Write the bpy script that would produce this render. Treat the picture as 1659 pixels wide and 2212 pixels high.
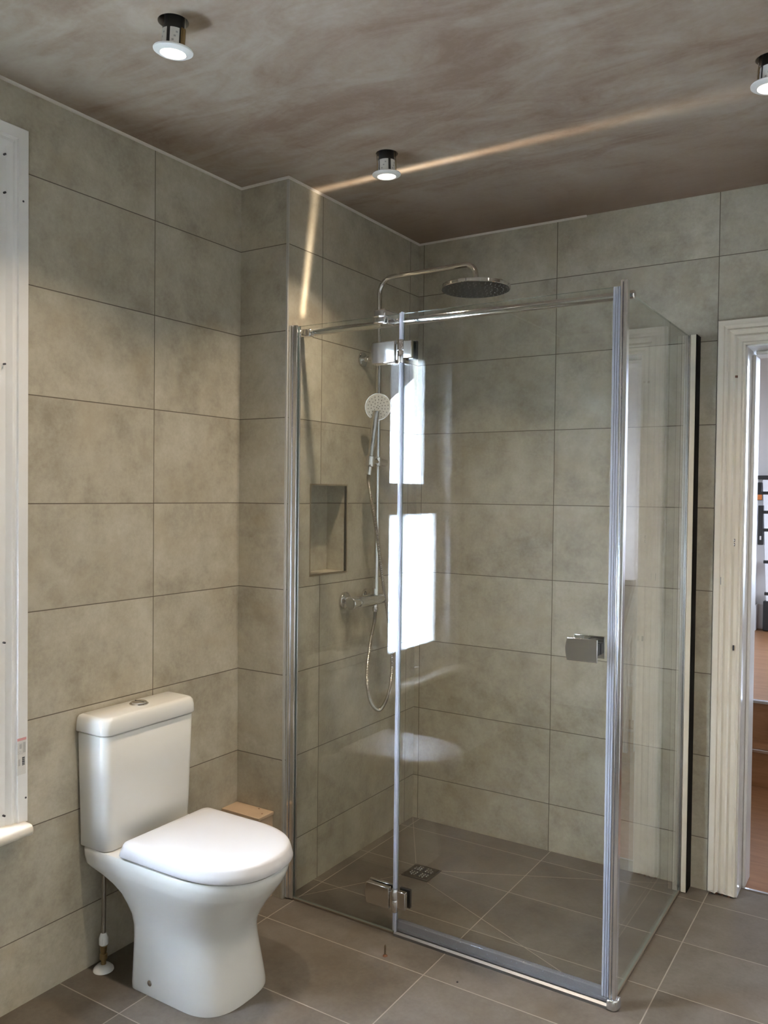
import bpy, bmesh, math, random
from mathutils import Vector, Matrix, Quaternion
random.seed(7)
S = bpy.context.scene
COL = S.collection
PI = math.pi
for o in list(bpy.data.objects):
    bpy.data.objects.remove(o)

# ------------------------------------------------------------------ camera, world, exposure
cam_d = bpy.data.cameras.new('camera')
cam = bpy.data.objects.new('camera', cam_d)
COL.objects.link(cam)
S.camera = cam
cam_d.sensor_fit = 'HORIZONTAL'
cam_d.sensor_width = 36.0
cam_d.lens = 1797.11 / 1659 * 36.0
cam_d.clip_start = 0.02
RX = Vector((0.8444001, 0.5355991, 0.0110443))
UP = Vector((-0.0209028, 0.0123399, 0.9997054))
BK = Vector((0.5353050, -0.8443822, 0.0216153))
M = Matrix.Identity(4)
for i in range(3):
    M[i][0], M[i][1], M[i][2] = RX[i], UP[i], BK[i]
M[0][3], M[1][3], M[2][3] = 1.83806, -3.16324, 1.42731
cam.matrix_world = M

S.view_settings.view_transform = 'Standard'
S.view_settings.look = 'None'
S.view_settings.exposure = 0.0
S.view_settings.gamma = 1.0
S.view_settings.use_curve_mapping = False
cy = S.cycles
cy.use_denoising = True
cy.max_bounces = 14
cy.diffuse_bounces = 7
cy.glossy_bounces = 6
cy.transmission_bounces = 8
cy.transparent_max_bounces = 40
cy.sample_clamp_indirect = 60.0
cy.sample_clamp_direct = 0.0
cy.caustics_reflective = False
cy.caustics_refractive = False
cy.blur_glossy = 0.3

SKY = 145.0             # overcast daylight
LAMP = 6.0              # each ceiling downlight (W)
STREAK_LAMP = 0.7  # power of the lamp added at the stabiliser bar
w = bpy.data.worlds.new('overcast_sky')
S.world = w
w.use_nodes = True
bg = w.node_tree.nodes['Background']
bg.inputs['Color'].default_value = (0.68, 0.81, 1.0, 1)
bg.inputs['Strength'].default_value = SKY


def daylight_portal(name, loc, rot, sx, sy):
    l = bpy.data.lights.new(name, 'AREA')
    l.shape = 'RECTANGLE'
    l.size, l.size_y = sx, sy
    l.cycles.is_portal = True
    o = bpy.data.objects.new(name, l)
    o.location = loc
    o.rotation_euler = rot
    COL.objects.link(o)


# ------------------------------------------------------------------ room numbers (metres)
ZC = 2.5177            # ceiling
XA = -0.2155           # left wall face
YB = -0.9026           # return face
Z1 = 2.2897            # topmost tile joint, 0.3 m courses below it
XR, YF = 2.45, -4.05   # right wall, front wall (behind the camera)
WY0, WY1, WZ0, WZ1 = -2.46, -1.865, 0.52, 2.30   # window opening
DX0, DX1, DZ = 1.335, 2.10, 1.965                # door opening
XG, YG = 1.152, -0.878  # glass planes


# ------------------------------------------------------------------ materials
def mat(name):
    m = bpy.data.materials.new(name)
    m.use_nodes = True
    nt = m.node_tree
    nt.nodes.clear()
    return m, nt


class N:
    """tiny node helper"""
    def __init__(s, nt):
        s.nt = nt

    def new(s, t, **kw):
        n = s.nt.nodes.new(t)
        for k, v in kw.items():
            setattr(n, k, v)
        return n

    def put(s, sock, v):
        if hasattr(v, 'node'):
            s.nt.links.new(v, sock)
        else:
            sock.default_value = v

    def math(s, op, a, b=0.0, c=0.0, clamp=False):
        n = s.new('ShaderNodeMath', operation=op, use_clamp=clamp)
        s.put(n.inputs[0], a)
        s.put(n.inputs[1], b)
        s.put(n.inputs[2], c)
        return n.outputs[0]

    def mix(s, f, a, b, blend='MIX'):
        n = s.new('ShaderNodeMix', data_type='RGBA', blend_type=blend)
        s.put(n.inputs['Factor'], f)
        s.put(n.inputs['A'], a)
        s.put(n.inputs['B'], b)
        return n.outputs['Result']

    def noise(s, vec, scale, detail=3.0, rough=0.55, dist=0.0):
        n = s.new('ShaderNodeTexNoise')
        if vec is not None:
            s.put(n.inputs['Vector'], vec)
        n.inputs['Scale'].default_value = scale
        n.inputs['Detail'].default_value = detail
        n.inputs['Roughness'].default_value = rough
        n.inputs['Distortion'].default_value = dist
        return n.outputs['Fac']

    def ramp(s, f, stops):
        n = s.new('ShaderNodeValToRGB')
        els = n.color_ramp.elements
        while len(els) < len(stops):
            els.new(0.5)
        for e, (p, c) in zip(els, stops):
            e.position = p
            e.color = (*c, 1) if len(c) == 3 else c
        s.put(n.inputs[0], f)
        return n.outputs['Color']

    def rng(s, f, a, b, c, d):
        n = s.new('ShaderNodeMapRange')
        s.put(n.inputs[0], f)
        for i, v in enumerate((a, b, c, d)):
            n.inputs[i + 1].default_value = v
        return n.outputs[0]

    def bsdf(s, color, rough=0.5, metal=0.0, spec=0.5, normal=None, coat=0.0, emit=None, estr=0.0):
        b = s.new('ShaderNodeBsdfPrincipled')
        s.put(b.inputs['Base Color'], color)
        s.put(b.inputs['Roughness'], rough)
        b.inputs['Metallic'].default_value = metal
        b.inputs['Specular IOR Level'].default_value = spec
        b.inputs['Coat Weight'].default_value = coat
        if emit:
            b.inputs['Emission Color'].default_value = emit
            b.inputs['Emission Strength'].default_value = estr
        if normal is not None:
            s.put(b.inputs['Normal'], normal)
        return b.outputs[0]

    def bump(s, h, strength=0.2, dist=0.01):
        n = s.new('ShaderNodeBump')
        n.inputs['Strength'].default_value = strength
        n.inputs['Distance'].default_value = dist
        s.put(n.inputs['Height'], h)
        return n.outputs[0]

    def out(s, sh):
        o = s.new('ShaderNodeOutputMaterial')
        s.put(o.inputs['Surface'], sh)


def simple(name, color, rough=0.5, metal=0.0, spec=0.5, var=0.04, scale=6.0, coat=0.0, bump=0.0):
    m, nt = mat(name)
    h = N(nt)
    tc = h.new('ShaderNodeTexCoord')
    nz = h.noise(tc.outputs['Object'], scale, 4.0)
    f = h.rng(nz, 0.3, 0.7, 1 - var, 1 + var)
    vm = h.new('ShaderNodeVectorMath', operation='SCALE')
    vm.inputs[0].default_value = color[:3]
    h.put(vm.inputs['Scale'], f)
    nrm = h.bump(nz, bump, 0.004) if bump else None
    h.out(h.bsdf(vm.outputs[0], rough, metal, spec, nrm, coat))
    return m


def tile_mat(name, axis, u0, pu, v0, pv, cols, grout, gw=0.0016, rough=0.42, spec=0.35, extra=(), contrast=1.0):
    """stacked porcelain tiles; axis = object-space axes used as (u, v)"""
    m, nt = mat(name)
    h = N(nt)
    tc = h.new('ShaderNodeTexCoord')
    co = tc.outputs['Object']
    sp = h.new('ShaderNodeSeparateXYZ')
    h.put(sp.inputs[0], co)
    U, V = sp.outputs[axis[0]], sp.outputs[axis[1]]
    us = h.math('SUBTRACT', U, u0)
    vs = h.math('SUBTRACT', V, v0)
    du = h.math('PINGPONG', us, pu / 2)
    dv = h.math('PINGPONG', vs, pv / 2)
    d = h.math('MINIMUM', du, dv)
    for e in extra:       # odd cuts: distance to single lines u = e
        d = h.math('MINIMUM', d, h.math('ABSOLUTE', h.math('SUBTRACT', U, e)))
    joint = h.rng(d, gw * 0.55, gw * 1.15, 1.0, 0.0)
    iu = h.math('FLOOR', h.math('DIVIDE', us, pu))
    iv = h.math('FLOOR', h.math('DIVIDE', vs, pv))
    cv = h.new('ShaderNodeCombineXYZ')
    h.put(cv.inputs[0], iu)
    h.put(cv.inputs[1], iv)
    wn = h.new('ShaderNodeTexWhiteNoise', noise_dimensions='3D')
    h.put(wn.inputs['Vector'], cv.outputs[0])
    # every tile samples another part of the cloud
    off = h.new('ShaderNodeVectorMath', operation='MULTIPLY_ADD')
    h.put(off.inputs[0], wn.outputs['Color'])
    off.inputs[1].default_value = (13, 17, 11)
    h.put(off.inputs[2], co)
    c = off.outputs[0]
    big = h.noise(c, 4.2, 5.0, 0.62, 0.3)
    mid = h.noise(c, 15.0, 4.0, 0.6)
    fine = h.noise(c, 90.0, 3.0, 0.65)
    warm = h.noise(c, 6.5, 3.0, 0.55, 0.5)
    f = h.math('ADD', h.math('MULTIPLY', big, 0.52), h.math('MULTIPLY', mid, 0.30))
    f = h.math('ADD', f, h.math('MULTIPLY', fine, 0.18))
    col = h.ramp(f, [(0.5 - 0.140 / contrast, cols[0]), (0.5, cols[1]), (0.5 + 0.140 / contrast, cols[2])])
    col = h.mix(h.rng(warm, 0.52, 0.72, 0.0, 0.5), col, (*cols[3], 1))
    tv = h.rng(wn.outputs['Value'], 0, 1, 0.92, 1.07)
    vm = h.new('ShaderNodeVectorMath', operation='SCALE')
    h.put(vm.inputs[0], col)
    h.put(vm.inputs['Scale'], tv)
    col = h.mix(joint, vm.outputs[0], (*grout, 1))
    hh = h.math('SUBTRACT', h.math('MULTIPLY', fine, 0.12), joint)
    h.out(h.bsdf(col, h.rng(mid, 0.3, 0.7, rough - 0.05, rough + 0.08), 0, spec, h.bump(hh, 0.35, 0.0012)))
    return m


TW = ((0.306, 0.268, 0.204), (0.420, 0.379, 0.296), (0.510, 0.474, 0.384), (0.390, 0.326, 0.228))
TF = ((0.090, 0.074, 0.057), (0.130, 0.111, 0.090), (0.168, 0.149, 0.126), (0.120, 0.093, 0.064))
GW = (0.10, 0.08, 0.055)
GF = (0.30, 0.27, 0.22)
M_A = tile_mat('greige_tile_left', (1, 2), -1.3048, 0.607, Z1, 0.3, TW, GW)
M_C = tile_mat('greige_tile_shower', (1, 2), -0.7013, 0.6279, Z1, 0.3, TW, GW)
M_D = tile_mat('greige_tile_back', (0, 2), 0.0253, 0.6071, Z1, 0.3, TW, GW)
M_B = tile_mat('greige_tile_return', (0, 2), -0.60, 3.0, Z1, 0.3, TW, GW)
M_F = tile_mat('greige_floor_tile', (0, 1), 0.0380, 0.604, -1.030, 0.309, TF, GF, gw=0.0019, rough=0.38)


def ceiling_mat():
    m, nt = mat('bare_skim_plaster')
    h = N(nt)
    co = h.new('ShaderNodeTexCoord').outputs['Object']
    big = h.noise(co, 1.5, 5.0, 0.6, 0.8)
    mp = h.new('ShaderNodeMapping')
    h.put(mp.inputs['Vector'], co)
    mp.inputs['Scale'].default_value = (1.0, 2.6, 1.0)
    mp.inputs['Rotation'].default_value = (0, 0, 0.5)
    sw = h.noise(mp.outputs[0], 3.0, 6.0, 0.62, 1.2)
    fine = h.noise(co, 60.0, 3.0)
    f = h.math('ADD', h.math('MULTIPLY', big, 0.5), h.math('MULTIPLY', sw, 0.42))
    f = h.math('ADD', f, h.math('MULTIPLY', fine, 0.08))
    col = h.ramp(f, [(0.38, (0.240, 0.172, 0.124)), (0.47, (0.305, 0.240, 0.184)), (0.55, (0.355, 0.298, 0.240)), (0.66, (0.400, 0.350, 0.292))])
    blot = h.noise(co, 2.3, 4.0, 0.6, 0.4)
    col = h.mix(h.rng(blot, 0.60, 0.74, 0.0, 0.55), col, (0.30, 0.225, 0.15, 1))
    # darker, pinker plaster along the back wall
    sp = h.new('ShaderNodeSeparateXYZ')
    h.put(sp.inputs[0], co)
    yy = h.math('ADD', sp.outputs[1], h.math('MULTIPLY', h.math('SUBTRACT', sw, 0.5), 0.9))
    col = h.mix(h.rng(yy, -0.55, -0.10, 0.0, 0.75), col, (0.25, 0.175, 0.125, 1))
    h.out(h.bsdf(col, 0.75, 0, 0.2, h.bump(sw, 0.10, 0.01)))
    return m


M_CEIL = ceiling_mat()
M_CHROME = simple('chrome', (0.68, 0.68, 0.68), 0.06, 1.0, var=0.02)
M_SATIN = simple('satin_aluminium', (0.80, 0.81, 0.84), 0.16, 1.0, var=0.0)
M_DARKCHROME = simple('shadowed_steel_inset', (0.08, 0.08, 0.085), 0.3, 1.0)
M_CERAMIC = simple('glazed_white_ceramic', (0.66, 0.65, 0.61), 0.14, 0, 0.5, var=0.01)
M_SEAT = simple('white_moulded_seat', (0.57, 0.56, 0.565), 0.36, 0, 0.45, var=0.01)
M_PAINT = simple('white_gloss_paint', (0.72, 0.71, 0.69), 0.35, 0, 0.5, var=0.02)
M_CREAM = simple('old_cream_gloss_paint', (0.68, 0.615, 0.515), 0.32, 0, 0.45, var=0.02, scale=5)
M_CAULK = simple('white_sealant', (0.70, 0.66, 0.60), 0.6, var=0.05)
M_SILVERTRIM = simple('pale_tile_trim', (0.46, 0.45, 0.41), 0.35, 0.3)
M_BLACK = simple('black_foam', (0.012, 0.011, 0.010), 0.8, 0, 0.1)
M_BLACKP = simple('black_plastic', (0.02, 0.02, 0.02), 0.4)
M_BEIGE = simple('primed_batten', (0.62, 0.55, 0.43), 0.6)
M_BRASS = simple('dull_brass', (0.36, 0.26, 0.13), 0.35, 1.0)
M_WHITEP = simple('white_plastic', (0.75, 0.75, 0.73), 0.35)
M_LABELP = simple('printed_paper_label', (0.62, 0.60, 0.56), 0.7)
M_PINK = simple('pink_label_band', (0.62, 0.30, 0.29), 0.7)
M_INK = simple('grey_print', (0.36, 0.35, 0.34), 0.8)
M_BLACKINK = simple('black_print', (0.05, 0.05, 0.06), 0.8)
M_HALL = simple('white_hall_paint', (0.74, 0.72, 0.71), 0.7, var=0.01)
M_ROOMP = simple('pale_plaster_paint', (0.76, 0.72, 0.64), 0.8, var=0.03, scale=2)
M_DARK = simple('dark_void_cover', (0.03, 0.024, 0.018), 0.9)
M_ORANGE = simple('orange_label', (0.70, 0.22, 0.05), 0.5)
M_CHIP = simple('chipped_brown_wood', (0.16, 0.07, 0.035), 0.7)
M_BAREWOOD = simple('bare_mdf', (0.46, 0.335, 0.225), 0.65, var=0.08, scale=12)
M_NOZZLE = simple('grey_rubber_nozzles', (0.085, 0.082, 0.078), 0.45, 0.3)
M_SPRAY = simple('pale_spray_face', (0.55, 0.54, 0.50), 0.35, 0.2)
M_RENDERW = simple('white_outside_render', (0.85, 0.85, 0.85), 0.8)


def wood_mat(name, a, b):
    m, nt = mat(name)
    h = N(nt)
    co = h.new('ShaderNodeTexCoord').outputs['Object']
    mp = h.new('ShaderNodeMapping')
    h.put(mp.inputs['Vector'], co)
    mp.inputs['Scale'].default_value = (1.2, 9.0, 9.0)
    g = h.noise(mp.outputs[0], 3.5, 5.0, 0.6, 0.6)
    col = h.ramp(g, [(0.3, a), (0.7, b)])
    sp = h.new('ShaderNodeSeparateXYZ')
    h.put(sp.inputs[0], co)
    d = h.math('PINGPONG', sp.outputs[1], 0.09)
    col = h.mix(h.rng(d, 0.0008, 0.002, 0.45, 0.0), col, (0.10, 0.045, 0.02, 1))
    h.out(h.bsdf(col, 0.38, 0, 0.4))
    return m


M_WOOD = wood_mat('orange_brown_laminate', (0.27, 0.125, 0.052), (0.38, 0.195, 0.092))


def brick_mat():
    m, nt = mat('darkened_brick')  # brick, darkened so its mirrored image does not burn out
    h = N(nt)
    co = h.new('ShaderNodeTexCoord').outputs['Object']
    mp = h.new('ShaderNodeMapping')
    h.put(mp.inputs['Vector'], co)
    mp.inputs['Rotation'].default_value = (PI / 2, 0, PI / 2)
    b = h.new('ShaderNodeTexBrick')
    h.put(b.inputs['Vector'], mp.outputs[0])
    b.inputs['Color1'].default_value = (0.085, 0.082, 0.080, 1)
    b.inputs['Color2'].default_value = (0.070, 0.066, 0.064, 1)
    b.inputs['Mortar'].default_value = (0.035, 0.033, 0.032, 1)
    b.inputs['Scale'].default_value = 1.0
    b.inputs['Mortar Size'].default_value = 0.012
    b.inputs['Brick Width'].default_value = 0.30
    b.inputs['Row Height'].default_value = 0.15
    h.out(h.bsdf(b.outputs['Color'], 0.9, 0, 0.2))
    return m


M_BRICK = brick_mat()


def glass_mat(name, tint=(0.975, 0.985, 0.978), frost=0.0):
    """clear flat glass: what is not mirrored off a face passes straight on"""
    m, nt = mat(name)
    h = N(nt)
    geo = h.new('ShaderNodeNewGeometry')
    bf = geo.outputs['Backfacing']
    ior = h.math('ADD', h.math('MULTIPLY', bf, 1 / 1.52 - 1.52), 1.52)
    fr = h.new('ShaderNodeFresnel')
    h.put(fr.inputs['IOR'], ior)
    tr = h.new('ShaderNodeBsdfTransparent')
    tr.inputs[0].default_value = (*tint, 1)
    through = tr.outputs[0]
    if frost:
        tl = h.new('ShaderNodeBsdfTranslucent')
        tl.inputs[0].default_value = (0.95, 0.96, 0.97, 1)
        mx0 = h.new('ShaderNodeMixShader')
        mx0.inputs[0].default_value = frost
        h.put(mx0.inputs[1], through)
        h.put(mx0.inputs[2], tl.outputs[0])
        through = mx0.outputs[0]
    gl = h.new('ShaderNodeBsdfGlossy')
    gl.inputs['Roughness'].default_value = 0.0
    gl.inputs['Color'].default_value = (1, 1, 1, 1)
    mx = h.new('ShaderNodeMixShader')
    h.put(mx.inputs[0], fr.outputs[0])
    h.put(mx.inputs[1], through)
    h.put(mx.inputs[2], gl.outputs[0])
    h.out(mx.outputs[0])
    return m


M_GLASS = glass_mat('clear_shower_glass')
M_PANE = glass_mat('clear_window_glass', (0.97, 0.98, 0.98))
M_FROST = glass_mat('obscured_window_glass', (0.97, 0.98, 0.99), 0.88)


def edge_mat():
    m, nt = mat('polished_glass_edge')
    h = N(nt)
    tr = h.new('ShaderNodeBsdfTransparent')
    tr.inputs[0].default_value = (0.70, 0.80, 0.75, 1)
    b = h.bsdf((0.42, 0.50, 0.46, 1), 0.12, 0, 0.8)
    mx = h.new('ShaderNodeMixShader')
    mx.inputs[0].default_value = 0.45
    h.put(mx.inputs[1], tr.outputs[0])
    h.put(mx.inputs[2], b)
    h.out(mx.outputs[0])
    return m


M_EDGE = edge_mat()


def seal_mat(name='clear_plastic_seal', c=(0.72, 0.75, 0.84, 1), f=0.45):
    m, nt = mat(name)
    h = N(nt)
    tr = h.new('ShaderNodeBsdfTransparent')
    tr.inputs[0].default_value = (0.86, 0.88, 0.92, 1)
    b = h.bsdf(c, 0.12, 0, 0.8)
    mx = h.new('ShaderNodeMixShader')
    mx.inputs[0].default_value = f
    h.put(mx.inputs[1], tr.outputs[0])
    h.put(mx.inputs[2], b)
    h.out(mx.outputs[0])
    return m


M_SEAL = seal_mat()


def emit_mat(name, col, st):
    m, nt = mat(name)
    h = N(nt)
    e = h.new('ShaderNodeEmission')
    e.inputs[0].default_value = (*col, 1)
    e.inputs[1].default_value = st
    h.out(e.outputs[0])
    return m


M_LED = emit_mat('lit_warm_led_diffuser', (1.0, 0.90, 0.74), 9.0)


# ------------------------------------------------------------------ mesh helpers
class MB:
    def __init__(s):
        s.bm = bmesh.new()

    def quad(s, pts, mi=0):
        f = s.bm.faces.new([s.bm.verts.new(p) for p in pts])
        f.material_index = mi
        return f

    def box(s, x0, x1, y0, y1, z0, z1, mi=0, mis=None):
        v = [s.bm.verts.new(p) for p in ((x0, y0, z0), (x1, y0, z0), (x1, y1, z0), (x0, y1, z0),
                                         (x0, y0, z1), (x1, y0, z1), (x1, y1, z1), (x0, y1, z1))]
        # order: -z +z -y +x +y -x
        for k, idx in enumerate(((3, 2, 1, 0), (4, 5, 6, 7), (0, 1, 5, 4), (1, 2, 6, 5), (2, 3, 7, 6), (3, 0, 4, 7))):
            f = s.bm.faces.new([v[i] for i in idx])
            f.material_index = mis[k] if mis else mi
        return s

    def loft(s, rings, cap0=True, cap1=True, mi=0, closed=True):
        vs = [[s.bm.verts.new(p) for p in r] for r in rings]
        n = len(vs[0])
        for a, b in zip(vs, vs[1:]):
            for i in range(n if closed else n - 1):
                j = (i + 1) % n
                f = s.bm.faces.new((a[i], a[j], b[j], b[i]))
                f.material_index = mi
        if cap0:
            s.bm.faces.new(list(reversed(vs[0]))).material_index = mi
        if cap1:
            s.bm.faces.new(vs[-1]).material_index = mi
        return s

    def ring(s, c, axis, r, seg=24):
        c, a = Vector(c), Vector(axis).normalized()
        u = a.orthogonal().normalized()
        if abs(a.z) > 0.99:
            u = Vector((1, 0, 0))
        v = a.cross(u)
        return [c + (u * math.cos(t) + v * math.sin(t)) * r for t in (2 * PI * i / seg for i in range(seg))]

    def lathe(s, base, axis, prof, seg=28, mi=0, cap0=True, cap1=True):
        b, a = Vector(base), Vector(axis).normalized()
        return s.loft([s.ring(b + a * h, a, max(r, 1e-4), seg) for r, h in prof], cap0, cap1, mi)

    def cyl(s, p0, p1, r, seg=24, mi=0):
        p0, p1 = Vector(p0), Vector(p1)
        return s.lathe(p0, p1 - p0, [(r, 0), (r, (p1 - p0).length)], seg, mi)

    def tube(s, path, r, seg=12, mi=0, rf=None):
        P = [Vector(p) for p in path]
        T = [(P[min(i + 1, len(P) - 1)] - P[max(i - 1, 0)]).normalized() for i in range(len(P))]
        u = T[0].orthogonal().normalized()
        rings = []
        for i, (p, t) in enumerate(zip(P, T)):
            if i:
                u = T[i - 1].rotation_difference(t) @ u
            u = (u - t * u.dot(t)).normalized()
            v = t.cross(u)
            rr = rf(i) if rf else r
            rings.append([p + (u * math.cos(q) + v * math.sin(q)) * rr for q in (2 * PI * k / seg for k in range(seg))])
        return s.loft(rings, True, True, mi)

    def build(s, name, mats, parent=None, bevel=0.0, smooth=True, seg=2, ang=35, recalc=True):
        if not isinstance(mats, (list, tuple)):
            mats = [mats]
        if recalc:
            bmesh.ops.recalc_face_normals(s.bm, faces=s.bm.faces)
        off = Vector((0, 0, 0))
        p = parent
        while p is not None:
            off += p.location
            p = p.parent
        if off.length:
            bmesh.ops.translate(s.bm, verts=s.bm.verts, vec=-off)
        me = bpy.data.meshes.new(name)
        s.bm.to_mesh(me)
        s.bm.free()
        for m in mats:
            me.materials.append(m)
        if smooth:
            for f in me.polygons:
                f.use_smooth = True
            me.set_sharp_from_angle(angle=math.radians(ang))
        o = bpy.data.objects.new(name, me)
        COL.objects.link(o)
        if parent is not None:
            o.parent = parent
        if bevel:
            b = o.modifiers.new('bevel', 'BEVEL')
            b.width = bevel
            b.segments = seg
            b.limit_method = 'ANGLE'
            b.angle_limit = math.radians(40)
        return o


def tag(o, label=None, cat=None, group=None, kind=None):
    for k, v in (('label', label), ('category', cat), ('group', group), ('kind', kind)):
        if v:
            o[k] = v
    return o


def thing(name, loc, label, cat, group=None):
    o = bpy.data.objects.new(name, None)
    o.empty_display_size = 0.05
    o.location = loc
    COL.objects.link(o)
    return tag(o, label, cat, group)


def struct(o, label, cat):
    return tag(o, label, cat, None, 'structure')


def arc(c, a, b, t0, t1, n):
    """points c + a cos t + b sin t"""
    c, a, b = Vector(c), Vector(a), Vector(b)
    return [c + a * math.cos(t0 + (t1 - t0) * i / n) + b * math.sin(t0 + (t1 - t0) * i / n) for i in range(n + 1)]


def spline(pts, n=10):
    P = [Vector(p) for p in pts]
    P = [P[0] * 2 - P[1]] + P + [P[-1] * 2 - P[-2]]
    out = []
    for i in range(1, len(P) - 2):
        for k in range(n):
            t = k / n
            a, b, c, d = P[i - 1:i + 3]
            out.append(0.5 * ((2 * b) + (c - a) * t + (2 * a - 5 * b + 4 * c - d) * t * t + (3 * b - a - 3 * c + d) * t ** 3))
    out.append(P[-2])
    return out


def wall_grid(m, axis, d0, d1, us, vs, holes, mis=None):
    """slab wall made of boxes, leaving out the cells whose centre lies in a hole"""
    for u0, u1 in zip(us, us[1:]):
        for v0, v1 in zip(vs, vs[1:]):
            uc, vc = (u0 + u1) / 2, (v0 + v1) / 2
            if any(h[0] < uc < h[1] and h[2] < vc < h[3] for h in holes):
                continue
            if axis == 'x':
                m.box(d0, d1, u0, u1, v0, v1, mis=mis)
            else:
                m.box(u0, u1, d0, d1, v0, v1, mis=mis)


# ------------------------------------------------------------------ room shell
m = MB()
m.box(XA - 0.3, XR + 0.25, YF - 0.15, 0.10, -0.12, 0.0)
struct(m.build('floor', M_F, smooth=False), 'beige stone look tiled bathroom floor with pale grout', 'floor')

m = MB()
wall_grid(m, 'x', XA - 0.22, XA, (YF, WY0, WY1, YB + 0.05), (0, WZ0, WZ1, ZC), [(WY0, WY1, WZ0, WZ1)])
struct(m.build('wall_left', M_A, smooth=False), 'tiled wall behind the toilet with the window', 'wall')

# shower wall: two layers, the front one leaves the niche out; -y end is the short return
NY0, NY1, NZ0, NZ1, ND = -0.760, -0.535, 1.130, 1.456, 0.092
m = MB()
wall_grid(m, 'x', -ND, 0.0, (YB, NY0, NY1, 0.0), (0, NZ0, NZ1, ZC), [(NY0, NY1, NZ0, NZ1)], mis=(0, 0, 1, 0, 1, 0))
m.box(XA - 0.15, -ND, YB, 0.0, 0, ZC, mis=(0, 0, 1, 0, 0, 0))
struct(m.build('wall_shower', [M_C, M_B], smooth=False), 'tiled shower wall with recessed niche and short return', 'wall')

m = MB()
wall_grid(m, 'y', 0.0, 0.17, (XA - 0.37, DX0, DX1, 3.40), (0, DZ, ZC), [(DX0, DX1, 0, DZ)])
struct(m.build('wall_back', M_D, smooth=False), 'tiled back wall of the shower beside the doorway', 'wall')

m = MB()
m.box(XR, XR + 0.15, YF, 0.0, 0, ZC)
struct(m.build('wall_right', M_ROOMP, smooth=False), 'pale wall to the right, outside the photo', 'wall')
m = MB()
m.box(XA - 0.22, XR + 0.15, YF - 0.15, YF, 0, ZC)
struct(m.build('wall_front', M_ROOMP, smooth=False), 'pale wall behind the photographer', 'wall')

LIGHTS = [(0.367, -1.780), (0.394, -0.892), (1.520, -0.892), (1.520, -1.780)]  # last entry is an added lamp, out of view
m = MB()
m.box(XA - 0.5, XR + 0.25, YF - 0.15, 0.17, ZC, ZC + 0.03)
ceil = struct(m.build('ceiling', M_CEIL, smooth=False), 'bare skimmed plaster ceiling with brown patches', 'ceiling')
for (x, y) in LIGHTS:                       # cut the round lamp holes
    m = MB()
    m.cyl((x, y, ZC - 0.05), (x, y, ZC + 0.08), 0.0355, 40)
    c = m.build('cutter', M_DARK)
    md = ceil.modifiers.new('hole', 'BOOLEAN')
    md.object = c
    md.solver = 'EXACT'
dg = bpy.context.evaluated_depsgraph_get()
new_me = bpy.data.meshes.new_from_object(ceil.evaluated_get(dg))
ceil.modifiers.clear()
ceil.data = new_me
for o in [o for o in COL.objects if o.name.startswith('cutter')]:
    bpy.data.objects.remove(o)
new_me.materials.clear()
new_me.materials.append(M_CEIL)
for p_ in new_me.polygons:
    p_.material_index = 0
m = MB()                                    # cover box added above the holes, the void's darkness put into its colour
m.box(XA - 0.5, XR + 0.25, YF - 0.15, 0.17, ZC + 0.20, ZC + 0.26)
for a in ((XA - 0.5, XA - 0.45, YF - 0.15, 0.17), (XR + 0.20, XR + 0.25, YF - 0.15, 0.17),
          (XA - 0.45, XR + 0.20, YF - 0.15, YF - 0.10), (XA - 0.45, XR + 0.20, 0.12, 0.17)):
    m.box(*a, ZC + 0.031, ZC + 0.20)
struct(m.build('ceiling_cover', M_DARK, smooth=False), 'dark cover box added above the ceiling to keep outside light out', 'ceiling')

# pale sealant line between tiles and ceiling, chrome-cream corner trim, niche trim
m = MB()
t = 0.007
m.box(XA, XA + t, YF, YB, ZC - t, ZC)
m.box(XA + t, t, YB - t, YB, ZC - t, ZC)
m.box(0, t, YB, -t, ZC - t, ZC)
m.box(0, 0.75, -t, 0, ZC - t, ZC)
struct(m.build('trim_1', M_CAULK, smooth=False), 'thin pale sealant line where tiles meet the ceiling', 'trim')
m = MB()
m.box(-0.007, 0.0010, YB - 0.0010, YB + 0.007, 0.0, ZC - 0.008)
struct(m.build('trim_2', M_SILVERTRIM, bevel=0.001), 'pale metal edge strip on the tiled outer corner', 'trim')
m = MB()
e = 0.006
for a in ((NY0 - e, NY1 + e, NZ1, NZ1 + e), (NY0 - e, NY1 + e, NZ0 - e, NZ0), (NY0 - e, NY0, NZ0, NZ1), (NY1, NY1 + e, NZ0, NZ1)):
    m.box(-0.010, 0.0012, *a)
struct(m.build('trim_3', simple('bronze_tile_trim', (0.30, 0.25, 0.18), 0.3, 0.6), smooth=False), 'thin metal edging round the wall niche', 'trim')

# ------------------------------------------------------------------ window (seen at the frame edge and mirrored in the glass)
win = thing('window_1', (XA, (WY0 + WY1) / 2, WZ0), 'white painted sash window with moulded casing at the left edge', 'window')
win['kind'] = 'structure'
CW = 0.093
xf = XA
m = MB()


def casing_profile(m, p0, p1, inward, out, prof):
    """moulding of profile [(across, proud)] swept from p0 to p1, mitred at both ends"""
    p0, p1, inward, out = Vector(p0), Vector(p1), Vector(inward), Vector(out)
    d = (p1 - p0).normalized()
    r0 = [p0 + inward * a + out * b + d * a for a, b in prof]
    r1 = [p1 + inward * a + out * b - d * a for a, b in prof]
    m.loft([r0, r1], True, True)


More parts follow.
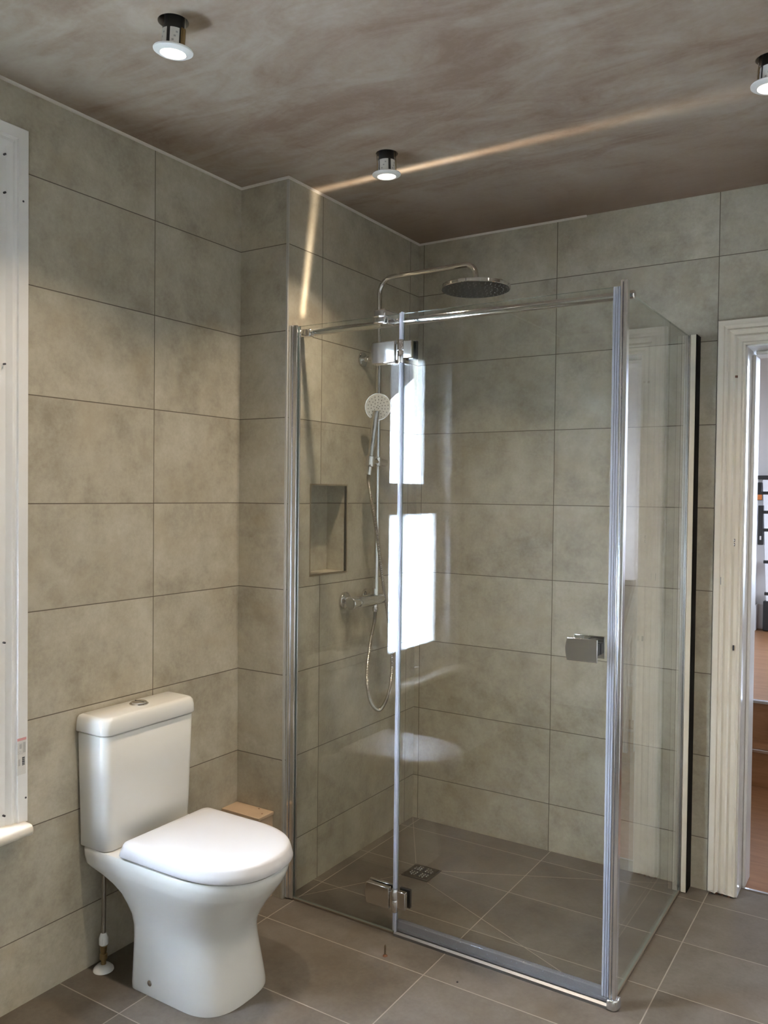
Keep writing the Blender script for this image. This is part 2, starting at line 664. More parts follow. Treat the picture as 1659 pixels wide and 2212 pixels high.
prof = [(0, -0.002), (0, 0.026), (0.002, 0.028), (0.030, 0.028), (0.032, 0.022), (0.036, 0.020), (0.044, 0.022), (0.052, 0.017), (0.058, 0.012), (0.075, 0.012), (0.080, 0.016), (0.090, 0.014), (CW, 0.010), (CW, -0.002)]
oy0, oy1, oz1 = WY0 - CW, WY1 + CW, WZ1 + CW
casing_profile(m, (xf, oy1, WZ0 - CW), (xf, oy1, oz1), (0, -1, 0), (1, 0, 0), prof)
bmesh.ops.translate(m.bm, verts=[v for v in m.bm.verts if v.co.z < WZ0 + 0.001], vec=(0, 0, 0))
casing_profile(m, (xf, oy0, WZ0 - CW), (xf, oy0, oz1), (0, 1, 0), (1, 0, 0), prof)
casing_profile(m, (xf, oy0, oz1), (xf, oy1, oz1), (0, 0, -1), (1, 0, 0), prof)
for v in m.bm.verts:
    if v.co.z < WZ0 + 0.02:
        v.co.z = WZ0 + 0.002
m.build('casing', M_PAINT, win, ang=20)
m = MB()
rx0, rx1 = XA - 0.115, XA + 0.004
m.box(rx0, rx1, WY1 - 0.006, WY1 + 0.001, WZ0, WZ1)
m.box(rx0, rx1, WY0 - 0.001, WY0 + 0.006, WZ0, WZ1)
m.box(rx0, rx1, WY0, WY1, WZ1 - 0.006, WZ1 + 0.001)
m.build('reveal_lining', M_PAINT, win)
m = MB()    # rounded sill nosing
sp_ = arc((XA + 0.052, 0, WZ0 - 0.012), (0.016, 0, 0), (0, 0, 0.016), -PI / 2, PI / 2, 8)
pr = [(XA - 0.10, WZ0 - 0.026)] + [(p.x, p.z) for p in sp_] + [(XA - 0.10, WZ0 + 0.004)]
m.loft([[(x, y, z) for x, z in pr] for y in (WY0 - 0.105, WY1 + 0.085)])
m.build('sill', M_CREAM, win, bevel=0.004)
SX = XA - 0.045


def sash(x, z0, z1, name, glass):
    m = MB()
    y0, y1 = WY0 + 0.006, WY1 - 0.006
    low = name == 'lower_sash'
    tr, br = (0.11, 0.145) if low else (0.18, 0.085)
    sf, sn = (0.080, 0.036) if low else (0.135, 0.100)     # far and near stile
    m.box(x - 0.02, x + 0.02, y0, y0 + sf, z0, z1)
    m.box(x - 0.02, x + 0.02, y1 - sn, y1, z0, z1)
    m.box(x - 0.02, x + 0.02, y0 + sf, y1 - sn, z0, z0 + br)
    m.box(x - 0.02, x + 0.02, y0 + sf, y1 - sn, z1 - tr, z1)
    s_ = m.build(name, M_PAINT, win, bevel=0.003)
    m = MB()
    m.box(x - 0.003, x + 0.003, y0 + sf, y1 - sn, z0 + br, z1 - tr)
    m.build('pane', glass, s_, smooth=False)
    return s_


sash(SX - 0.045, 1.395, WZ1 - 0.006, 'upper_sash', M_PANE)
ls = sash(SX, WZ0 + 0.004, 1.440, 'lower_sash', M_FROST)
m = MB()
m.tube(arc((SX + 0.02, (WY0 + WY1) / 2, WZ0 + 0.05), (0, 0.04, 0), (0.03, 0, 0), 0, PI, 10), 0.006, 8)
m.build('sash_lift', M_CHROME, ls)
for (y, z) in ((-1.789, 2.20), (-1.838, 2.31), (-1.838, 2.21), (-1.838, 1.76), (-1.838, 1.02), (-1.779, 0.588), (-1.838, 0.555)):
    m = MB()
    m.cyl((XA + 0.027 if y > -1.80 else XA + 0.016, y, z), (XA + 0.0288 if y > -1.80 else XA + 0.0235, y, z), 0.0028, 10)
    m.build('nail_hole', M_BLACKINK, win)
# product label stuck on the casing
lx = XA + 0.0284
m = MB()
m.box(lx - 0.0008, lx + 0.0002, -1.8045, -1.779, 0.655, 0.755)
lab = m.build('sticker', M_LABELP, win)
m = MB()
m.box(lx, lx + 0.0005, -1.805, -1.778, 0.748, 0.755)
m.build('sticker_band', M_PINK, lab)
m = MB()
for k in range(13):
    z = 0.742 - k * 0.0022
    m.box(lx, lx + 0.0005, -1.7875 - random.uniform(0, 0.0006), -1.7800, z - 0.0013, z)
for a in ((-1.8035, -1.8031, 0.712, 0.741), (-1.7905, -1.7901, 0.712, 0.741), (-1.8035, -1.7901, 0.7407, 0.7411), (-1.8035, -1.7901, 0.7117, 0.7121)):
    m.box(lx, lx + 0.0005, *a)
for k in range(5):
    m.box(lx, lx + 0.0005, -1.7985 + 0.0014 * k, -1.7977 + 0.0014 * k, 0.726, 0.739)
for q in range(8):
    a = q / 8 * 2 * PI
    m.box(lx, lx + 0.0005, -1.7975 + 0.0028 * math.cos(a) - 0.0006, -1.7975 + 0.0028 * math.cos(a) + 0.0006, 0.7175 + 0.0028 * math.sin(a) - 0.0006, 0.7175 + 0.0028 * math.sin(a) + 0.0006)
for k in range(4):
    m.box(lx, lx + 0.0005, -1.8015 + 0.0016 * k, -1.8008 + 0.0016 * k, 0.680, 0.698)
m.build('small_print', M_INK, lab)
m = MB()
z = 0.702
for wd, gap in ((.0014, .0005), (.0022, .0013), (.0012, .0004), (.0018, .0014), (.0028, .0005), (.0012, .0012), (.0009, .0005), (.0014, .0009), (.0007, .0006), (.0012, .0004)):
    m.box(lx, lx + 0.0006, -1.7905, -1.7825, z - wd, z)
    z -= wd + gap
m.build('barcode', M_BLACKINK, lab)
daylight_portal('window_daylight', (XA - 0.24, (WY0 + WY1) / 2, (WZ0 + WZ1) / 2), (0, -PI / 2, 0), WZ1 - WZ0, WY1 - WY0)

# ------------------------------------------------------------------ doorway
dr = thing('door_1', (DX0, 0, 0), 'cream painted door casing with chipped foot round the open doorway', 'doorway')
dr['kind'] = 'structure'
DW = 0.090
prof = [(0, 0.0), (0, 0.024), (0.003, 0.028), (0.020, 0.028), (0.024, 0.022), (0.030, 0.020), (0.037, 0.027), (0.043, 0.020), (0.052, 0.015), (0.060, 0.022), (0.067, 0.015), (0.078, 0.013), (0.084, 0.018), (DW, 0.016), (DW, 0.0)]
m = MB()
ox0, ox1, oz = DX0 - DW, DX1 + DW, DZ + DW
casing_profile(m, (ox0, 0, -DW), (ox0, 0, oz), (1, 0, 0), (0, -1, 0), prof)
casing_profile(m, (ox1, 0, -DW), (ox1, 0, oz), (-1, 0, 0), (0, -1, 0), prof)
casing_profile(m, (ox0, 0, oz), (ox1, 0, oz), (0, 0, -1), (0, -1, 0), prof)
for v in m.bm.verts:
    if v.co.z < 0.2:
        v.co.z = 0.014 + 0.006 * math.sin(v.co.x * 310) + 0.004 * math.sin(v.co.x * 771)
m.build('casing', M_CREAM, dr, ang=18)
m = MB()
m.box(DX0 - 0.002, DX0 + 0.006, -0.002, 0.20, 0.002, DZ)
m.box(DX1 - 0.006, DX1 + 0.002, -0.002, 0.20, 0.002, DZ)
m.box(DX0, DX1, -0.002, 0.20, DZ - 0.006, DZ + 0.002)
m.build('jamb_lining', simple('glossy_white_jamb', (0.70, 0.69, 0.67), 0.16, 0, 0.6, var=0.03, scale=25, bump=0.12), dr)
m = MB()
m.box(DX0 + 0.006, DX0 + 0.018, 0.10, 0.20, 0.002, DZ - 0.02)
m.box(DX0 + 0.018, DX1, 0.10, 0.20, DZ - 0.020, DZ - 0.006)
m.build('door_stop', M_PAINT, dr, bevel=0.003)
m = MB()
for z in (1.277, 1.262):
    m.box(1.3035, 1.3135, -0.0165, -0.0142, z - 0.0055, z + 0.0055)
lk = m.build('latch_keep', M_BLACKINK, dr)
m = MB()
for z in (1.277, 1.262):
    m.lathe((1.309, -0.0165, z), (0, -1, 0), [(0.0036, 0), (0.0030, 0.0012), (0.001, 0.0016)], 12)
m.build('keep_screw', M_WHITEP, lk)
m = MB()
m.box(1.304, 1.312, -0.0225, -0.0140, 1.850, 1.858)
m.build('paint_chip', M_CHIP, dr)
m = MB()
m.box(1.313, 1.318, -0.0200, -0.0130, 0.887, 0.905)
m.build('hinge_scar', M_BLACKINK, dr)
m = MB()
m.box(1.268, 1.271, -0.0245, -0.0190, 1.118, 1.145)
m.build('scuff', M_INK, dr)
m = MB()
for (x, wd) in ((1.250, .006), (1.268, .010), (1.290, .006), (1.312, .008)):
    m.box(x, x + wd, -0.012, 0.0, 0.0, 0.016)
m.build('splintered_foot', M_CHIP, dr)
m = MB()
m.box(DX0, DX1, 0.085, 0.097, 0.0, 0.004)
struct(m.build('trim_4', M_SATIN, smooth=False), 'thin metal threshold strip across the doorway', 'trim')

# ------------------------------------------------------------------ hall beyond the doorway
HX0, HX1, HY1, HZ = 0.80, 3.30, 4.06, 2.9
m = MB()
m.box(HX0 - 0.1, HX1 + 0.1, 0.097, 1.29, -0.12, 0.0)
m.box(1.80, HX1 + 0.1, 1.29, HY1, -0.12, 0.0)
struct(m.build('floor_hall', M_WOOD, smooth=False), 'orange brown wood laminate floor in the hall', 'floor')
m = MB()
m.box(HX0 - 0.1, 1.80, 1.286, 1.482, -0.1, 0.184)
m.box(HX0 - 0.1, 1.80, 1.482, HY1, -0.1, 0.383)
struct(m.build('step_1', M_WOOD, smooth=False), 'wooden steps rising from the hall floor to a landing', 'steps')
m = MB()
m.box(HX0, 1.80, 1.270, 1.300, 0.172, 0.1875)
m.box(HX0, 1.80, 1.466, 1.496, 0.371, 0.3865)
struct(m.build('trim_5', M_SATIN, bevel=0.002), 'metal nosing strips on the wooden steps', 'trim')
m = MB()
m.box(HX0 - 0.1, HX0, 0.17, HY1, 0, HZ)
struct(m.build('wall_hall_left', M_HALL, smooth=False), 'white wall on the left of the hall', 'wall')
HW = (1.84, 2.30, 0.45, 2.55)
m = MB()
wall_grid(m, 'y', HY1, HY1 + 0.12, (HX0 - 0.1, HW[0], HW[1], HX1 + 0.1), (-0.1, HW[2], HW[3], HZ), [HW])
struct(m.build('wall_hall_far', M_HALL, smooth=False), 'white wall at the far end of the hall landing', 'wall')
m = MB()
wall_grid(m, 'x', HX1, HX1 + 0.1, (0.17, 2.2, 3.5, HY1), (-0.1, 1.0, 2.3, HZ), [(2.2, 3.5, 1.0, 2.3)])
struct(m.build('wall_hall_right', M_HALL, smooth=False), 'white wall on the right of the hall', 'wall')
m = MB()
m.box(HX0 - 0.1, HX1 + 0.1, 0.17, HY1 + 0.12, HZ, HZ + 0.1)
m.box(HX0 - 0.1, HX1 + 0.1, 0.12, 0.171, ZC + 0.0, HZ + 0.1)
struct(m.build('ceiling_hall', M_HALL, smooth=False), 'white hall ceiling', 'ceiling')
m = MB()
m.box(HX0, HX0 + 0.018, 1.482, HY1, 0.383, 0.585)
m.box(HX0 + 0.018, 1.80, HY1 - 0.018, HY1, 0.383, 0.585)
struct(m.build('baseboard_hall', M_HALL, bevel=0.004), 'white skirting board round the landing', 'baseboard')
M_TINT = glass_mat('grey_tinted_glass', (0.45, 0.45, 0.46))  # tint added to hold down the daylight entering the hall
M_DIMMED = glass_mat('dimmed_window_glass', (0.40, 0.39, 0.385))  # pane darkened to dim the added window, no net hangs there
wn_ = thing('window_2', ((HW[0] + HW[1]) / 2, HY1, HW[2]), 'white framed window on the far landing wall, hidden from direct view', 'window')
wn_['kind'] = 'structure'
m = MB()
for x in (HW[0], HW[1] - 0.04):
    m.box(x, x + 0.04, HY1 + 0.03, HY1 + 0.07, HW[2], HW[3])
for z in (HW[2], HW[2] + 0.95, HW[3] - 0.04):
    m.box(HW[0], HW[1], HY1 + 0.032, HY1 + 0.068, z, z + 0.04)
m.build('frame', M_PAINT, wn_, smooth=False)
m = MB()
m.box(HW[0] + 0.01, HW[1] - 0.01, HY1 + 0.048, HY1 + 0.052, HW[2] + 0.01, HW[3] - 0.01)
m.build('pane', M_TINT, wn_, smooth=False)
wn_ = thing('added_hall_window', (HX1, 2.85, 1.0), 'window added on the right landing wall to light the hall, hidden from direct view', 'window')
wn_['kind'] = 'structure'
m = MB()  # unseen window, added to light the landing
for y in (2.2, 2.83, 3.46):
    m.box(HX1 + 0.03, HX1 + 0.07, y, y + 0.04, 1.0, 2.3)
for z in (1.0, 2.26):
    m.box(HX1 + 0.032, HX1 + 0.068, 2.2, 3.5, z, z + 0.04)
m.build('frame', M_PAINT, wn_, smooth=False)
m = MB()
m.box(HX1 + 0.048, HX1 + 0.052, 2.21, 3.49, 1.01, 2.29)
m.build('pane', M_DIMMED, wn_, smooth=False)
daylight_portal('added_window_portal', (HX1 + 0.11, 2.85, 1.65), (0, PI / 2, 0), 1.3, 1.3)
daylight_portal('hall_daylight_far', ((HW[0] + HW[1]) / 2, HY1 + 0.13, (HW[2] + HW[3]) / 2), (-PI / 2, 0, 0), HW[1] - HW[0], HW[3] - HW[2])

# balustrade, mirrored in the side glass
BY = 1.15
bal = thing('stair_balustrade', (1.70, BY, 0), 'white stair handrail with spindles reflected in the side glass', 'balustrade')


def rail_z(x):
    return 1.14 - (x - 1.579) * 4.1


def rail(m, xs, drop, hgt, wd):
    m.loft([[(x, BY - wd, rail_z(x) - drop), (x, BY + wd, rail_z(x) - drop), (x, BY + wd, rail_z(x) - drop + hgt), (x, BY - wd, rail_z(x) - drop + hgt)] for x in xs])


m = MB()
rail(m, (1.47, 1.835), 0.0, 0.17, 0.032)
m.build('handrail', M_PAINT, bal, bevel=0.012)
m = MB()
rail(m, (1.49, 1.66), 0.70, 0.20, 0.02)
m.build('stringer', M_PAINT, bal, bevel=0.004)
for k in range(6):
    x = 1.575 + k * 0.043
    m = MB()
    m.box(x - 0.010, x + 0.010, BY - 0.012, BY + 0.012, max(rail_z(x) - 0.53, 0.0), max(rail_z(x) + 0.02, 0.12))
    m.build('spindle', M_PAINT, bal)
m = MB()
m.box(1.84, 1.93, BY - 0.045, BY + 0.045, 0.0, 0.95)
m.lathe((1.885, BY, 0.95), (0, 0, 1), [(0.045, 0), (0.058, 0.02), (0.035, 0.05), (0.05, 0.09), (0.02, 0.12)], 20)
m.build('newel_post', M_PAINT, bal, bevel=0.006)
m = MB()
m.box(1.805, HX1, 1.60, 1.65, 0.0, 0.95)  # added backdrop, shade of the stair enclosure put into its colour
struct(m.build('stair_backdrop', simple('shaded_beige_panelling', (0.50, 0.42, 0.36), 0.7), smooth=False), 'beige panel added as a darker backdrop to the spindles, seen only as a reflection', 'wall')

# folded ladder leaning on the landing
lad = thing('folded_ladder', (0.98, 3.93, 0.386), 'silver and black folded ladder standing on the hall landing', 'ladder')
x0 = 0.865


def lean(z):
    return (1.60 - z) * 0.045


m = MB()
m.loft([[(x0 + lean(z) - 0.022, 3.95, z), (x0 + lean(z) + 0.022, 3.95, z), (x0 + lean(z) + 0.022, 3.99, z), (x0 + lean(z) - 0.022, 3.99, z)] for z in (0.40, 1.575)])
m.build('stile', M_SATIN, lad, bevel=0.003)
m = MB()
m.box(1.26, 1.30, 3.95, 3.99, 0.40, 1.575)
m.build('stile', M_SATIN, lad, bevel=0.003)
for z in (0.68, 0.93, 1.18, 1.32, 1.47):
    m = MB()
    m.box(x0 + lean(z) - 0.03, 1.31, 3.935, 3.995, z - 0.014, z + 0.010)
    m.build('rung', M_BLACKP, lad, bevel=0.003)
m = MB()
m.box(x0 - 0.055, 1.32, 3.93, 4.0, 1.575, 1.605)
m.build('top_cap', M_BLACKP, lad, bevel=0.006)
m = MB()
m.box(x0 + lean(.5) - 0.045, x0 + lean(.5) + 0.035, 3.93, 4.01, 0.387, 0.62)
m.build('foot', M_BLACKP, lad, bevel=0.006)
m = MB()
m.box(1.24, 1.32, 3.93, 4.01, 0.387, 0.62)
m.build('foot', M_BLACKP, lad, bevel=0.006)
m = MB()
m.box(x0 - 0.055, x0 - 0.020, 3.935, 3.975, 1.41, 1.55)
hk = m.build('latch', M_BLACKP, lad, bevel=0.004)
m = MB()
m.box(x0 - 0.056, x0 - 0.019, 3.9335, 3.9355, 1.415, 1.455)
m.build('latch_label', M_ORANGE, hk)
m = MB()
m.box(x0 - 0.045, x0 - 0.005, 3.935, 3.975, 1.06, 1.37)
hk = m.build('clamp_arm', M_BLACKP, lad, bevel=0.004)
m = MB()
m.box(x0 - 0.030, x0 - 0.018, 3.9335, 3.9355, 1.10, 1.13)
m.build('maker_mark', M_WHITEP, hk)

# ------------------------------------------------------------------ outside the bathroom window
h_ = thing('neighbouring_house', (-7.4, -11.5, -0.6), 'darkened brick house with white gable seen only as a reflection in the glass', 'house')
m = MB()
m.box(-8.0, -7.4, -24.0, -6.0, -0.6, 5.6)
m.build('darkened_brick_wall', M_BRICK, h_, smooth=False)
m = MB()
gp = [(-10.4, 1.70), (-15.2, 4.48), (-20.0, 4.48), (-20.0, -0.6), (-10.4, -0.6)]
m.loft([[(x, a, b) for a, b in gp] for x in (-7.38, -6.4)])
m.build('white_gable', M_RENDERW, h_, smooth=False)
m = MB()
m.loft([[(x, -10.3, 1.53), (x, -10.35, 1.79), (x, -15.2, 4.60), (x, -15.2, 4.36)] for x in (-6.45, -6.3)])
m.build('bargeboard', M_PAINT, h_, smooth=False)
m = MB()  # unseen ground, added and darkened to cut light reaching the ceiling
m.box(-30.0, XA - 0.25, -30.0, 20.0, -0.75, -0.6)
m.box(XA - 0.25, 30.0, HY1 + 0.15, 20.0, -0.75, -0.6)
m.box(HX1 + 0.15, 30.0, -30.0, HY1 + 0.15, -0.75, -0.6)
struct(m.build('ground', simple('darkened_ground', (0.055, 0.06, 0.05), 0.9), smooth=False), 'darkened ground added outside the windows to cut upward light', 'ground')

# ------------------------------------------------------------------ ceiling downlights hanging out of their holes
def downlight(x, y, tilt, spin, label):
    t = thing('downlight', (x, y, ZC - 0.068), label, 'ceiling light', 'recessed downlights pulled down from the ceiling')
    t.rotation_euler = (tilt[0], tilt[1], spin)
    B = Vector((x, y, ZC - 0.068))

    def part(m, name, mats, par, **kw):
        return m.build(name, mats, par, **kw)
    m = MB()
    m.lathe(B, (0, 0, 1), [(0.0275, -0.001), (0.030, -0.0055), (0.038, -0.0045), (0.0455, 0.000), (0.0460, 0.0025), (0.0445, 0.0045), (0.030, 0.006)], 48, cap0=False, cap1=False)
    part(m, 'trim_ring', M_WHITEP, t)
    m = MB()
    m.lathe(B, (0, 0, 1), [(0.010, -0.0048), (0.022, -0.0045), (0.0285, -0.0020), (0.0285, 0.001)], 40)
    part(m, 'diffuser', M_LED, t)
    m = MB()
    m.lathe(B, (0, 0, 1), [(0.0265, 0.004), (0.0265, 0.050), (0.024, 0.056), (0.0235, 0.085), (0.018, 0.098)], 36)
    part(m, 'can', M_BLACKP, t)
    # printed rating label wrapped on the can
    for a0, a1, mt in ((2.5, 3.55, M_LABELP), (3.75, 4.9, M_LABELP), (5.2, 6.0, M_LABELP)):
        m = MB()
        rr = 0.0272
        n = 8
        A = [a0 + (a1 - a0) * i / n for i in range(n + 1)]
        for p, q in zip(A, A[1:]):
            m.quad([B + Vector((rr * math.cos(p), rr * math.sin(p), 0.006)), B + Vector((rr * math.cos(q), rr * math.sin(q), 0.006)),
                    B + Vector((rr * math.cos(q), rr * math.sin(q), 0.044)), B + Vector((rr * math.cos(p), rr * math.sin(p), 0.044))])
        lb = part(m, 'rating_label', mt, t)
        m = MB()
        for k in range(3):
            c = a0 + (a1 - a0) * (0.3 + 0.2 * k)
            z = 0.014 + 0.009 * k
            p, q = c - 0.08, c + 0.10
            rr2 = 0.0274
            m.quad([B + Vector((rr2 * math.cos(p), rr2 * math.sin(p), z)), B + Vector((rr2 * math.cos(q), rr2 * math.sin(q), z)),
                    B + Vector((rr2 * math.cos(q), rr2 * math.sin(q), z + 0.004)), B + Vector((rr2 * math.cos(p), rr2 * math.sin(p), z + 0.004))])
        part(m, 'label_print', M_INK, lb)
    for sgn in (-1, 1):
        m = MB()
        cx = sgn * 0.0300
        m.box(x + cx - 0.0012, x + cx + 0.0012, y - 0.006, y + 0.006, B.z + 0.006, B.z + 0.046)
        cl = part(m, 'spring_clip', M_BRASS, t)
        m = MB()
        m.tube([(x + cx, y + 0.004, B.z + 0.044), (x + cx * 1.02, y + 0.004, B.z + 0.062), (x + cx * 0.95, y + 0.002, B.z + 0.085)], 0.0011, 8)
        part(m, 'wire', M_CHROME, cl)
    l = bpy.data.lights.new('downlight_beam', 'AREA')
    l.shape = 'DISK'
    l.size = 0.052
    l.energy = LAMP
    l.color = (1.0, 0.84, 0.64)
    l.spread = math.radians(112)
    lo = bpy.data.objects.new('downlight_beam', l)
    lo.location = (x, y, B.z - 0.007)
    COL.objects.link(lo)
    return t


# parts are authored upright about the lamp centre, the small tilt comes from the Empty
downlight(*LIGHTS[0], (0.03, 0.10), 0.0, 'white downlight with a silvery label above the toilet, nearest of the three')
downlight(*LIGHTS[1], (0.04, -0.03), 0.6, 'warm white downlight hanging above the shower screen top edge')
downlight(*LIGHTS[2], (0.0, 0.06), 0.3, 'downlight cut off by the right edge of the photo')
downlight(*LIGHTS[3], (0.0, 0.0), 0.9, 'added unseen downlight above the room, outside the photo')

# ------------------------------------------------------------------ shower enclosure
enc = thing('shower_enclosure', (0.6, -0.45, 0.0), 'clear glass corner shower enclosure with chrome fittings', 'shower enclosure')
GT = 0.008
GH = 2.004


def pane_box(m, x0, x1, y0, y1, z0, z1, axis):
    mis = (1, 1, 0, 1, 0, 1) if axis == 'y' else (1, 1, 1, 0, 1, 0)
    m.box(x0, x1, y0, y1, z0, z1, mis=mis)


XJ0, XJ1 = 0.452, 0.458
m = MB()
pane_box(m, 0.026, XJ0 - 0.004, YG - GT / 2, YG + GT / 2, 0.006, GH, 'y')
fx = m.build('fixed_panel', [M_GLASS, M_EDGE], enc, smooth=False)
door = bpy.data.objects.new('door', None)
m = MB()
pane_box(m, XJ1, 1.136, YG - GT / 2, YG + GT / 2, 0.020, GH, 'y')
door = m.build('door', [M_GLASS, M_EDGE], enc, smooth=False)


m = MB()
pane_box(m, XG - GT / 2, XG + GT / 2, YG + 0.012, -0.030, 0.006, GH, 'x')
side = m.build('side_panel', [M_GLASS, M_EDGE], enc, smooth=False)
# wall profiles (U channels)
m = MB()
m.box(0.0005, 0.016, YG - 0.016, YG + 0.016, 0.003, GH + 0.004)
m.box(0.016, 0.033, YG - 0.012, YG - 0.0045, 0.003, GH + 0.004)
m.box(0.016, 0.033, YG + 0.0045, YG + 0.012, 0.003, GH + 0.004)
m.build('wall_profile', M_SATIN, enc, bevel=0.002)
m = MB()
m.box(XG - 0.012, XG + 0.0085, -0.040, -0.002, 0.003, GH + 0.004)
m.box(XG - 0.012, XG - 0.0045, -0.068, -0.040, 0.003, GH + 0.004)
m.box(XG + 0.0045, XG + 0.0085, -0.068, -0.040, 0.003, GH + 0.004)
m.build('wall_profile', M_SATIN, enc, bevel=0.002)
# corner post with clear magnetic seal
m = MB()
for a, b in ((1.1545, 1.1605), (1.1630, 1.1740)):
    m.box(a, b, YG - 0.013, YG + 0.010, 0.030, GH + 0.016)
m.box(1.1600, 1.1635, YG - 0.008, YG + 0.010, 0.030, GH + 0.012)
m.build('corner_post', M_SATIN, enc, bevel=0.0025)
m = MB()
for a, b in ((1.1330, 1.1400), (1.1410, 1.1465), (1.1475, 1.1535)):
    m.box(a, b, YG - 0.010, YG + 0.010, 0.030, GH)
m.build('magnetic_seal', M_SEAL, door, bevel=0.002)
m = MB()
m.box(XJ0 - 0.008, XJ0 + 0.008, YG - 0.0065, YG - 0.0045, 0.012, GH + 0.003)
m.tube([(XJ0 + 0.004, YG - 0.010, 0.012), (XJ0 + 0.004, YG - 0.010, GH + 0.003)], 0.0042, 12)
m.build('hinge_seal', M_SEAL, door)
m = MB()
m.box(XJ1, 1.150, YG - 0.0075, YG + 0.010, 0.014, 0.050)
m.build('bottom_sweep', seal_mat('smoky_plastic_sweep', (0.30, 0.30, 0.32, 1), 0.5), door, bevel=0.003)
m = MB()
pr = [(-0.016, 0.0), (-0.015, 0.008), (-0.008, 0.013), (0.008, 0.015), (0.016, 0.010), (0.018, 0.0)]
m.loft([[(x, YG + a, b) for a, b in pr] for x in (XJ0, 1.150)])
m.build('threshold_rail', simple('dull_rail', (0.26, 0.26, 0.265), 0.36, 1.0, var=0.0), enc, ang=20)
m = MB()
m.loft([[(1.149, YG - 0.018, z), (1.170, YG - 0.020, z), (1.180, YG - 0.010, z), (1.182, YG + 0.016, z), (1.160, YG + 0.020, z), (1.149, YG + 0.018, z)] for z in (0.0005, 0.030)])
m.build('corner_cap', M_CHROME, enc, bevel=0.004)
# dark sealing bead along the side panel foot
m = MB()
m.box(XG + 0.004, XG + 0.008, YG + 0.02, -0.070, 0.0005, 0.007)
M_BEAD = simple('brown_bead', (0.13, 0.10, 0.07), 0.5)
m.build('foot_bead', M_BEAD, enc)
m = MB()
m.box(0.033, XJ0 - 0.006, YG - 0.008, YG - 0.004, 0.0005, 0.006)
m.build('foot_bead', M_BEAD, enc)
# stabiliser bar behind the glass top, square-shouldered
YBAR, ZBAR = -0.826, 1.991
m = MB()
pr = [(math.cos(a) * 0.0110, math.sin(a) * 0.0130) for a in (2 * PI * i / 20 for i in range(20))]
pr = [(a, min(b, 0.0105)) for a, b in pr]
m.loft([[(x, YBAR + a, ZBAR + b) for a, b in pr] for x in (0.020, 1.150)])
m.build('stabiliser_bar', M_CHROME, enc)
m = MB()
m.box(0.006, 0.048, YBAR - 0.013, YBAR + 0.013, ZBAR - 0.015, ZBAR + 0.013)
m.box(0.040, 0.062, YBAR - 0.009, YBAR + 0.009, ZBAR - 0.013, ZBAR - 0.008)
m.build('wall_bracket', M_CHROME, enc, bevel=0.004)
m = MB()
m.box(0.348, 0.392, YG - 0.014, YBAR + 0.012, ZBAR + 0.008, ZBAR + 0.034)
m.box(0.348, 0.392, YG - 0.014, YG - 0.005, ZBAR - 0.012, ZBAR + 0.010)
m.box(0.348, 0.392, YG + 0.005, YBAR + 0.012, ZBAR - 0.012, ZBAR + 0.010)
m.build('glass_clamp', M_CHROME, enc, bevel=0.005, seg=3)
m = MB()
m.cyl((1.150, YBAR, ZBAR), (XG + 0.0045, YBAR, ZBAR), 0.0125)
m.lathe((XG + 0.004, YBAR, ZBAR), (1, 0, 0), [(0.0135, 0), (0.0135, 0.004), (0.0115, 0.005), (0.0125, 0.008), (0.0125, 0.017), (0.010, 0.020)], 28)
m.build('bar_end_cap', M_CHROME, enc)


def hinge(zc):
    m = MB()
    yo = YG - GT / 2
    # front plate with bowed left edge
    n = 8
    edge = [(0.350 - 0.006 * math.cos((i / n - 0.5) * PI), zc + 0.035 - 0.070 * i / n) for i in range(n + 1)]
    ring = edge + [(0.437, zc - 0.035), (0.437, zc + 0.035)]
    m.loft([[(x, yy, z) for x, z in ring] for yy in (yo - 0.0005, yo - 0.019)])
    h = m.build('hinge', M_CHROME, enc, bevel=0.0025)
    m = MB()
    m.box(0.345, 0.437, YG + 0.0045, YG + 0.016, zc - 0.035, zc + 0.035)
    m.build('back_plate', M_CHROME, h, bevel=0.002)
    m = MB()
    m.box(0.437, 0.450, yo - 0.013, yo - 0.004, zc - 0.028, zc + 0.025)
    m.build('knuckle_plate', M_CHROME, h, bevel=0.002)
    m = MB()
    m.lathe((0.457, yo - 0.013, zc + 0.003), (0, 0, 1), [(0.0105, 0), (0.0115, 0.001), (0.0115, 0.029), (0.0095, 0.033)], 24)
    m.lathe((0.457, yo - 0.013, zc - 0.038), (0, 0, 1), [(0.0095, 0), (0.0112, 0.003), (0.0112, 0.038), (0.010, 0.040)], 24)
    m.build('barrel', M_CHROME, h)
    m = MB()
    m.box(0.462, 0.497, yo - 0.016, yo - 0.0005, zc - 0.024, zc + 0.032)
    m.build('door_leaf', M_CHROME, h, bevel=0.002)
    m = MB()
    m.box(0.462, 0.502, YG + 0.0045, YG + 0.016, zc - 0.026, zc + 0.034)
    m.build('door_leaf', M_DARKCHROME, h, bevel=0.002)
    return h


hinge(1.882)
hinge(0.119)
